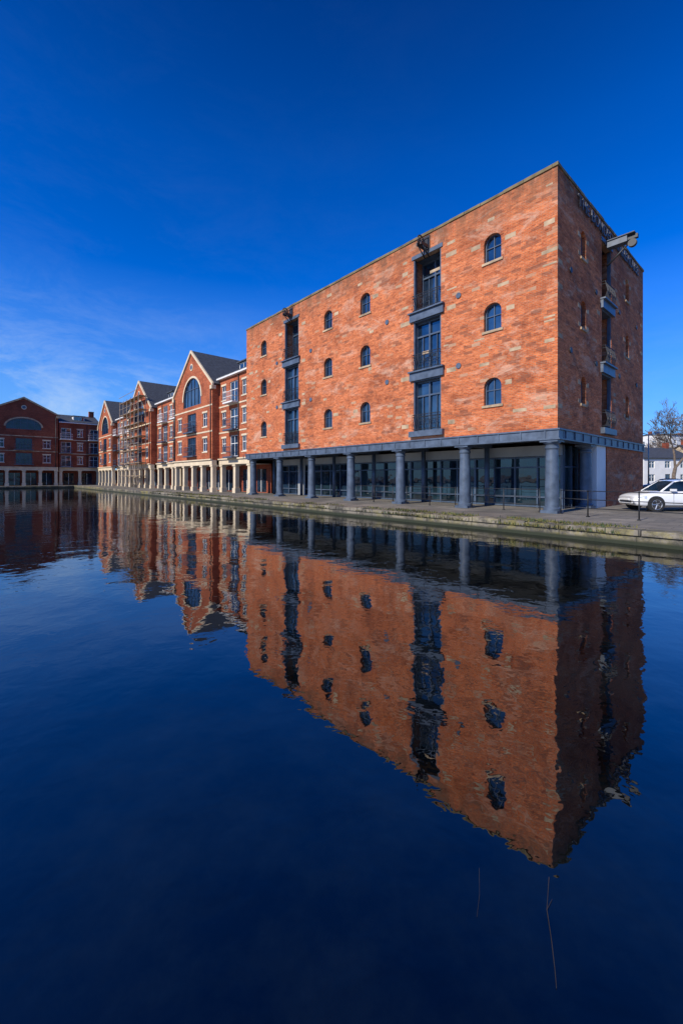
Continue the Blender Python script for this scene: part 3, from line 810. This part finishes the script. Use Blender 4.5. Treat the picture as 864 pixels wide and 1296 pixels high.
# ------------------------------------------------------------------ background houses
def house(name, loc, rot, w, d, h, rh, wall, floors=2):
    e = empty(name, True, loc, rot); mb = MB()
    fl = (h-.3)/floors
    def side(F, ln):
        holes = []; k = max(1, round(ln/3)); 
        for f_ in range(floors):
            for j in range(k):
                c = ln*(j+.5)/k; z = .9+fl*f_
                if f_ == 0 and j == k//2: win(mb, F, rect(c-.5, c+.5, .05, 2.15), holes, 0, 1, 'frame')
                else: win(mb, F, rect(c-.55, c+.55, z, z+1.2), holes, 0, 1, 'white')
        mb.wall(F, rect(0, ln, 0, h), holes, .17, wall)
    side(lambda a,z,dd: (a-w/2, -d/2+dd, z), w); side(lambda a,z,dd: (w/2-a, d/2-dd, z), w)
    side(lambda a,z,dd: (-w/2+dd, a-d/2, z), d); side(lambda a,z,dd: (w/2-dd, a-d/2, z), d)
    for s_ in (-1, 1):
        mb.box8([(-w/2-.3,s_*(d/2+.3),h-.05),(w/2+.3,s_*(d/2+.3),h-.05),(w/2+.3,0,h+rh),(-w/2-.3,0,h+rh),
                 (-w/2-.3,s_*(d/2+.35),h+.08),(w/2+.3,s_*(d/2+.35),h+.08),(w/2+.3,0,h+rh+.13),(-w/2-.3,0,h+rh+.13)], 'slate')
        mb.face([(s_*w/2,-d/2,h),(s_*w/2,d/2,h),(s_*w/2,0,h+rh)], wall)
        mb.box(s_*(w/2-.8)-.35, s_*(w/2-.8)+.35, -.35, .35, h+rh-.6, h+rh+1.0, 'brick_dk')
    mb.build('walls_and_roof', e)
house('rendered_house', (54.5, 74, QZ), R(8), 9, 8, 4.8, 2.0, 'white')
house('rendered_house.001', (66, 76, QZ), R(8), 9, 8, 5.2, 2.2, 'cream')
house('brick_house', (47.5, 84, QZ), R(-30), 10, 8, 5.0, 2.4, 'brick_red')
house('brick_house.001', (80, 84, QZ), R(12), 14, 9, 5.6, 2.6, 'brick_dk')
house('apartment_tower', (92, 118, QZ), R(20), 14, 12, 13, .4, 'white', 4)

# ------------------------------------------------------------------ light, sky, camera
EL = R(35)
sh = Vector((-0.728, -0.685)).normalized()
sd = Vector((sh.x*math.cos(EL), sh.y*math.cos(EL), math.sin(EL)))
sun = bpy.data.lights.new('sun', 'SUN'); sun.energy = 5.0; sun.angle = R(.5); sun.color = (1, .94, .84)
so = bpy.data.objects.new('sun', sun); scene.collection.objects.link(so)
so.rotation_euler = (-sd).to_track_quat('-Z', 'Y').to_euler(); so.location = (0, 0, 40)
wld = bpy.data.worlds.new('World'); scene.world = wld; wld.use_nodes = True
nt = wld.node_tree; bg = nt.nodes['Background']; bg.inputs[1].default_value = 0.1
sky = N(nt, 'ShaderNodeTexSky', sky_type='NISHITA'); sky.sun_disc = False
sky.sun_elevation = EL; sky.sun_rotation = math.atan2(sh.x, sh.y) % (2*math.pi)
sky.altitude = 0; sky.air_density = 1.0; sky.dust_density = 0.1; sky.ozone_density = 2.0
skyc = mixc(nt, 1.0, sky.outputs[0], (0.34, 0.86, 2.0), 'MULTIPLY')
hs = N(nt, 'ShaderNodeHueSaturation'); hs.inputs['Saturation'].default_value = 1.1; hs.inputs['Value'].default_value = 1.0
nt.links.new(skyc, hs.inputs['Color'])
tc = N(nt, 'ShaderNodeTexCoord'); sep = N(nt, 'ShaderNodeSeparateXYZ'); nt.links.new(tc.outputs['Generated'], sep.inputs[0])
zen = ramp(nt, sep.outputs[2], [(0.35, (1, 1, 1)), (0.60, (.78, .82, .84)), (0.85, (.34, .36, .42))])
hsz = mixc(nt, 1.0, hs.outputs[0], zen, 'MULTIPLY')
hz = ramp(nt, sep.outputs[2], [(0.0, .85), (.12, .50), (.26, .18), (.42, 0.0)])
base = mixc(nt, hz, hsz, (3.0, 5.6, 8.4))
west = ramp(nt, N_mr(nt, sep.outputs[0], -0.65, 0.35), [(0.0, 1.0), (0.45, .5), (1.0, .12)])
cn = noise(nt, mapping(nt, tc.outputs['Generated'], (4.5, 4.5, 12.0), (7.3, 2.6, 1)), 1.0, 11, .70, .4)
elev = ramp(nt, sep.outputs[2], [(0.0, .55), (.20, .5), (.28, .2), (.38, .03), (.6, .012)])
cm = mul(nt, mul(nt, ramp(nt, cn, [(.44, 0.0), (.70, 1.0)]), elev), west)
skyfinal = mixc(nt, cm, base, (6.5, 7.8, 9.0))
nt.links.new(skyfinal, bg.inputs[0])
scene.view_settings.view_transform = 'Standard'; scene.view_settings.look = 'None'
scene.view_settings.exposure = 0
cam = bpy.data.cameras.new('camera'); co = bpy.data.objects.new('camera', cam); scene.collection.objects.link(co)
cam.sensor_width = 36; cam.lens = 14.57; cam.shift_y = -44/1296; cam.clip_start = .05; cam.clip_end = 5000
co.location = (0, 0, 2.05); co.rotation_euler = (R(90), 0, 0)
scene.camera = co
